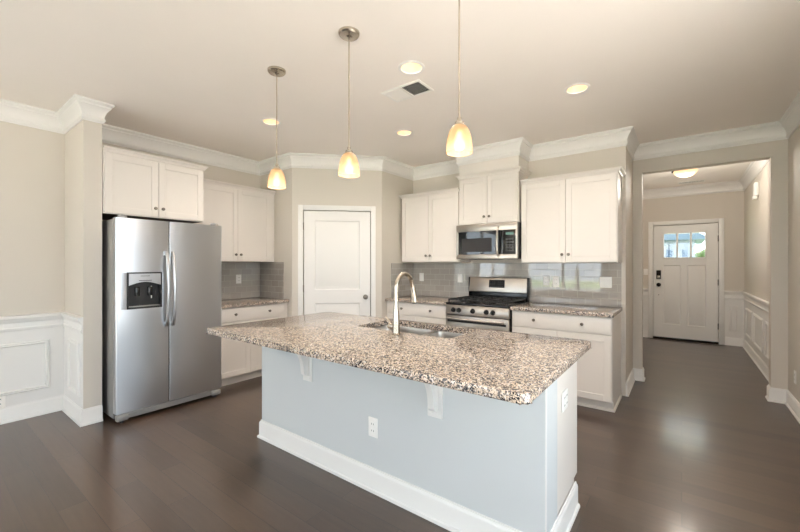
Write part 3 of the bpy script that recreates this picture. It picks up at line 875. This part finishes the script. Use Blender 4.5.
# burners and grates
for bx, by in ((.16, .15), (.16, .44), (RW/2, .29), (RW-.16, .15), (RW-.16, .44)):
    MB().lathe([(0, .0), (.05, 0), (.048, .008), (.034, .010), (.033, .018), (.0, .021)], 22, (bx, by, .919)).build('burner', M['iron'], rg)
for (ga, gb) in ((.02, .255), (.26, .496), (.501, RW-.02)):
    g = MB(); zt, zb_ = .958, .944
    y0, y1 = .015, .565
    for yy in (y0, y1, (y0+y1)/2): g.box(ga, gb, yy-.006, yy+.006, zb_, zt, .002, 1)
    for xx in (ga+.006, gb-.006): g.box(xx-.006, xx+.006, y0, y1, zb_, zt, .002, 1)
    xm = (ga+gb)/2
    for yc in ((y0*3+y1)/4, (y0+y1*3)/4):
        g.box(ga+.006, xm-.02, yc-.005, yc+.005, zb_, zt+.003, .002, 1); g.box(xm+.02, gb-.006, yc-.005, yc+.005, zb_, zt+.003, .002, 1)
        g.box(xm-.005, xm+.005, yc+.02, yc+.13, zb_, zt+.003, .002, 1); g.box(xm-.005, xm+.005, yc-.13, yc-.02, zb_, zt+.003, .002, 1)
    for xx in (ga+.008, gb-.008):
        for yy in (y0+.003, y1-.003): g.box(xx-.006, xx+.006, yy-.006, yy+.006, .919, zb_+.002)
    g.build('grate', M['iron'], rg)
bk = MB().box(.002, RW-.002, .60, .645, .90, 1.03, .002).box(RW-.012, RW, .575, .645, .919, 1.195, .003).box(0, .012, .575, .645, .919, 1.195, .003).build('backguard', M['black'], rg)
sp = MB().prism([(.565, 1.02), (.575, 1.012), (.645, 1.012), (.645, 1.195), (.600, 1.195), (.592, 1.188)], .008, RW-.012, 'x', .002).build('console', M['steel_range'], bk)
def ycon(z): return .565+(z-1.02)*(.592-.565)/(1.188-1.02)
pz0, pz1 = 1.070, 1.165
MB().prism([(ycon(pz0)-.003, pz0), (ycon(pz1)-.003, pz1), (ycon(pz1)+.004, pz1), (ycon(pz0)+.004, pz0)], .275, .475, 'x').build('display_panel', M['matteglass'], sp)
bt = MB()
for r in range(3):
    for c_ in range(7):
        if c_ == 3 and r > 0: continue
        z_ = 1.083+r*.027; x_ = .287+c_*.026
        bt.box(x_, x_+.012, ycon(z_)-.0042, ycon(z_)-.002, z_, z_+.006)
bt.build('button_grid', mat('grey_button_print', srgb(74, 74, 72), .4), sp)

# ------------------------------------------------------------------ ceiling fixtures
def spot(name, loc, power, col, size=.06, blend=1., ang=150, parent=None):
    l = bpy.data.lights.new(name, 'SPOT'); l.energy = power; l.color = col; l.shadow_soft_size = size
    l.spot_size = math.radians(ang); l.spot_blend = blend
    o = bpy.data.objects.new(name, l); C.objects.link(o); o.location = loc
    if parent: o.parent = parent
WARM = (1, .90, .80)
def downlight(label, x, y, power=26, group='recessed downlights in the kitchen ceiling'):
    t = thing('recessed_light', label, 'recessed light', (x, y, H-.001), 0, group)
    MB().lathe([(.071, .0), (.074, -.006), (.085, -.007), (.093, -.004), (.094, 0), (.071, .0)], 32).build('trim_ring', M['plate'], t)
    MB().lathe([(.072, 0), (.066, .03), (.058, .07), (.054, .085), (.056, .087), (.0735, .087), (.0735, 0)], 32).build('baffle', M['baffle'], t)
    MB().lathe([(0, .060), (.025, .063), (.038, .072), (.042, .086), (0, .086)], 32).build('bulb', M['can'], t)
    spot('downlight_beam', (0, 0, -.004), power, WARM, .04, 1, 145, t)
PWR = 36
downlight('lit recessed ceiling light right next to the kitchen air vent', -1.525, 2.160, PWR)
downlight('lit recessed ceiling light farthest right, in front of the wide wall cabinet', -.661, 3.203, PWR)
downlight('lit recessed ceiling light in front of the hood chase, left of the third pendant', -2.335, 3.172, PWR)
downlight('lit recessed ceiling light behind the leftmost pendant cord', -3.189, 2.151, PWR)

def pendant(label, x, y, zb):
    t = thing('pendant_light', label, 'pendant light', (x, y, H-.001), 0, 'pendants over the island')
    o = H-.001
    MB().lathe([(0, -.030), (.012, -.030), (.02, -.024), (.055, -.020), (.062, -.012), (.064, 0), (0, 0)], 32).build('canopy', M['nickel'], t)
    zt = zb+.135-o
    MB().tube([(0, 0, -.028), (0, 0, zt+.02)], .0045, 10).build('stem', M['nickel'], t)
    MB().lathe([(0, zt+.035), (.010, zt+.035), (.012, zt+.02), (.022, zt+.012), (.024, zt-.012), (0, zt-.012)], 24).build('socket_cap', M['nickel'], t)
    b = zb-o
    MB().lathe([(.020, zt), (.034, zt-.008), (.046, zt-.027), (.055, zt-.054), (.061, zt-.086), (.064, b), (.060, b), (.0575, zt-.086), (.0515, zt-.055), (.043, zt-.029), (.032, zt-.012), (.020, zt-.004), (.020, zt)], 36).build('lamp_shade', M['shade'], t)
    MB().lathe([(0, b+.014), (.014, b+.017), (.024, b+.028), (.027, b+.041), (.023, b+.056), (.014, b+.070), (.012, b+.10), (0, b+.10)], 20).build('light_bulb', M['bulb'], t)
    l = bpy.data.lights.new('pendant_glow', 'POINT'); l.energy = .8; l.color = WARM; l.shadow_soft_size = .03
    lo = bpy.data.objects.new('pendant_glow', l); C.objects.link(lo); lo.location = (0, 0, b-.01); lo.parent = t
pendant('leftmost bell-shaped frosted pendant, nearest the refrigerator', -2.317, 1.61, 1.903)
pendant('middle bell-shaped frosted pendant over the island, in front of the pantry', -1.595, 1.61, 1.886)
pendant('rightmost bell-shaped frosted pendant, nearest the camera', -.855, 1.61, 1.888)

# flush bowl light in the foyer
fl = thing('flush_ceiling_light', 'lit alabaster bowl flush light on the foyer ceiling', 'ceiling light', (.04, 6.35, H-.001))
MB().lathe([(0, -.03), (.05, -.03), (.075, -.015), (.08, 0), (0, 0)], 28).build('canopy', M['bronze'], fl)
MB().tube([(0, 0, -.028), (0, 0, -.20)], .008, 10).build('stem', M['bronze'], fl)
MB().lathe([(.135, -.125), (.128, -.145), (.108, -.170), (.078, -.190), (.04, -.203), (0, -.207), (0, -.202), (.04, -.198), (.075, -.185), (.103, -.166), (.122, -.143), (.129, -.125), (.135, -.125)], 40).build('bowl', M['bowl'], fl)
for a in (0.35+.45, 0.8+2*PI/3, 0.8+4*PI/3):
    m = MB().tube([(.06*math.cos(a), .06*math.sin(a), -.014), (.135*math.cos(a), .135*math.sin(a), -.10), (.145*math.cos(a), .145*math.sin(a), -.125)], .006, 8)
    m.lathe([(0, -.014), (.012, -.012), (.016, 0), (.012, .012), (0, .014)], 12, (.143*math.cos(a), .143*math.sin(a), -.115))
    m.build('clip', M['bronze'], fl)
l = bpy.data.lights.new('foyer_glow', 'POINT'); l.energy = 26; l.color = (1, .93, .84); l.shadow_soft_size = .14
lo = bpy.data.objects.new('foyer_glow', l); C.objects.link(lo); lo.location = (0, 0, -.24); lo.parent = fl

# ceiling registers
def vent(label, x, y, w, d, two=True):
    t = thing('ceiling_vent', label, 'air vent', (x, y, H-.001))
    f = MB()
    f.box(-w/2, w/2, -d/2, -d/2+.022, -.008, 0, .002, 1); f.box(-w/2, w/2, d/2-.022, d/2, -.008, 0, .002, 1)
    f.box(-w/2, -w/2+.022, -d/2+.022, d/2-.022, -.008, 0, .002, 1); f.box(w/2-.022, w/2, -d/2+.022, d/2-.022, -.008, 0, .002, 1)
    f.box(-.005, .005, -d/2+.022, d/2-.022, -.009, 0)
    f.build('vent_frame', M['plate'], t)
    MB().box(-w/2+.02, w/2-.02, -d/2+.02, d/2-.02, -.0016, -.0004).build('duct_shade', M['gasket'], t)  # dark sheet instead of a hole, for the shade inside the duct
    for side, lean in ((-1, -1), (1, 1)):
        s_ = MB(); n = 11
        for i in range(n):
            xc = side*(.012+(w/2-.036)*(i+.5)/n)
            dx = .0032*lean
            s_.prism([(xc-dx-.0006, -.0018), (xc-dx+.0006, -.0018), (xc+dx+.0006, -.0085), (xc+dx-.0006, -.0085)], -d/2+.021, d/2-.021, 'y')
        s_.build('louvers', M['plate'], t)
vent('white two-way air vent in the kitchen ceiling', -1.758, 2.432, .37, .215)
vent('small white air vent in the foyer ceiling', .13, 7.95, .36, .15)

# ------------------------------------------------------------------ outside
struct('ground', MB().box(-30, 30, -30, -3.62, -.25, -.2).box(-30, 30, 8.47, 40, -.25, -.2), paint('lawn', srgb(120, 138, 100), .9, .3, 40, .2, .2))
# unseen slabs added for the light, then what shows through the front door lights
struct('bounce_patio', MB().box(-9, 9, -14, -3.63, -.2, -.03).box(-9, -4.75, -3.63, 2, -.2, -.03).box(.96, 9, -3.63, 7, -.2, -.03), mat('pale_bounce_concrete', srgb(222, 214, 204), .9))  # pale paving added out of view to bounce sun onto the ceiling
struct('sun_blocking_porch', MB().box(-1.6, 1.6, 8.47, 10.3, -.2, -.03).box(-1.8, 1.8, 8.47, 10.6, 2.5, 2.65), mat('concrete', srgb(190, 186, 180), .8))  # unseen roof slab added to block sun from the foyer floor
ho = thing('neighbor_house', 'pale house across the street seen through the front door glass', 'house', (-1.3, 20, -.2))
MB().box(-3, 1.75, 0, 4, 0, 2.62).build('wall', mat('blue_grey_siding', srgb(112, 118, 132), .7), ho)
for a_, b_ in ((.76, .98), (1.32, 1.50)):
    MB().box(a_, b_, -.05, 0, 1.3, 2.2).build('window', mat('blue_window', srgb(40, 66, 96), .1), ho)
MB().prism([(-3.4, 2.6), (2.1, 2.6), (2.1, 2.72), (-.6, 4.4), (-3.4, 2.72)], -.4, 4.3, 'y').build('roof', mat('slate_shingle', srgb(84, 98, 116), .8), ho)
leafm = paint('foliage', srgb(92, 110, 72), .8, .6, 30, .2, .3)
def tree(label, x, y, h, r):
    t = thing('tree', label, 'tree', (x, y, -.2))
    MB().tube([(0, 0, 0), (.05, 0, h*.3), (-.03, .05, h*.7)], .12, 8, [.16, .12, .06]).build('trunk', mat('bark', srgb(90, 74, 60), .9), t)
    m = MB()
    for i in range(14):
        a = random.uniform(0, 2*PI); rr = r*random.uniform(0, .75); zz = h*.62+random.uniform(-.35, .4)*h*.6; s_ = r*random.uniform(.32, .55)
        q0 = len(m.bm.verts)
        rs = bmesh.ops.create_icosphere(m.bm, subdivisions=3, radius=s_)['verts']
        for v in rs:
            v.co = v.co*(1+random.uniform(-.12, .12))+Vector((rr*math.cos(a), rr*math.sin(a), zz))
    m.build('crown', leafm, t, smooth=0)
tree('small green tree right of the neighbouring house through the door glass', .66, 17.3, 2.3, .36)
tree('green shrub by the neighbouring house through the door glass', -.12, 18.2, 1.8, .2)
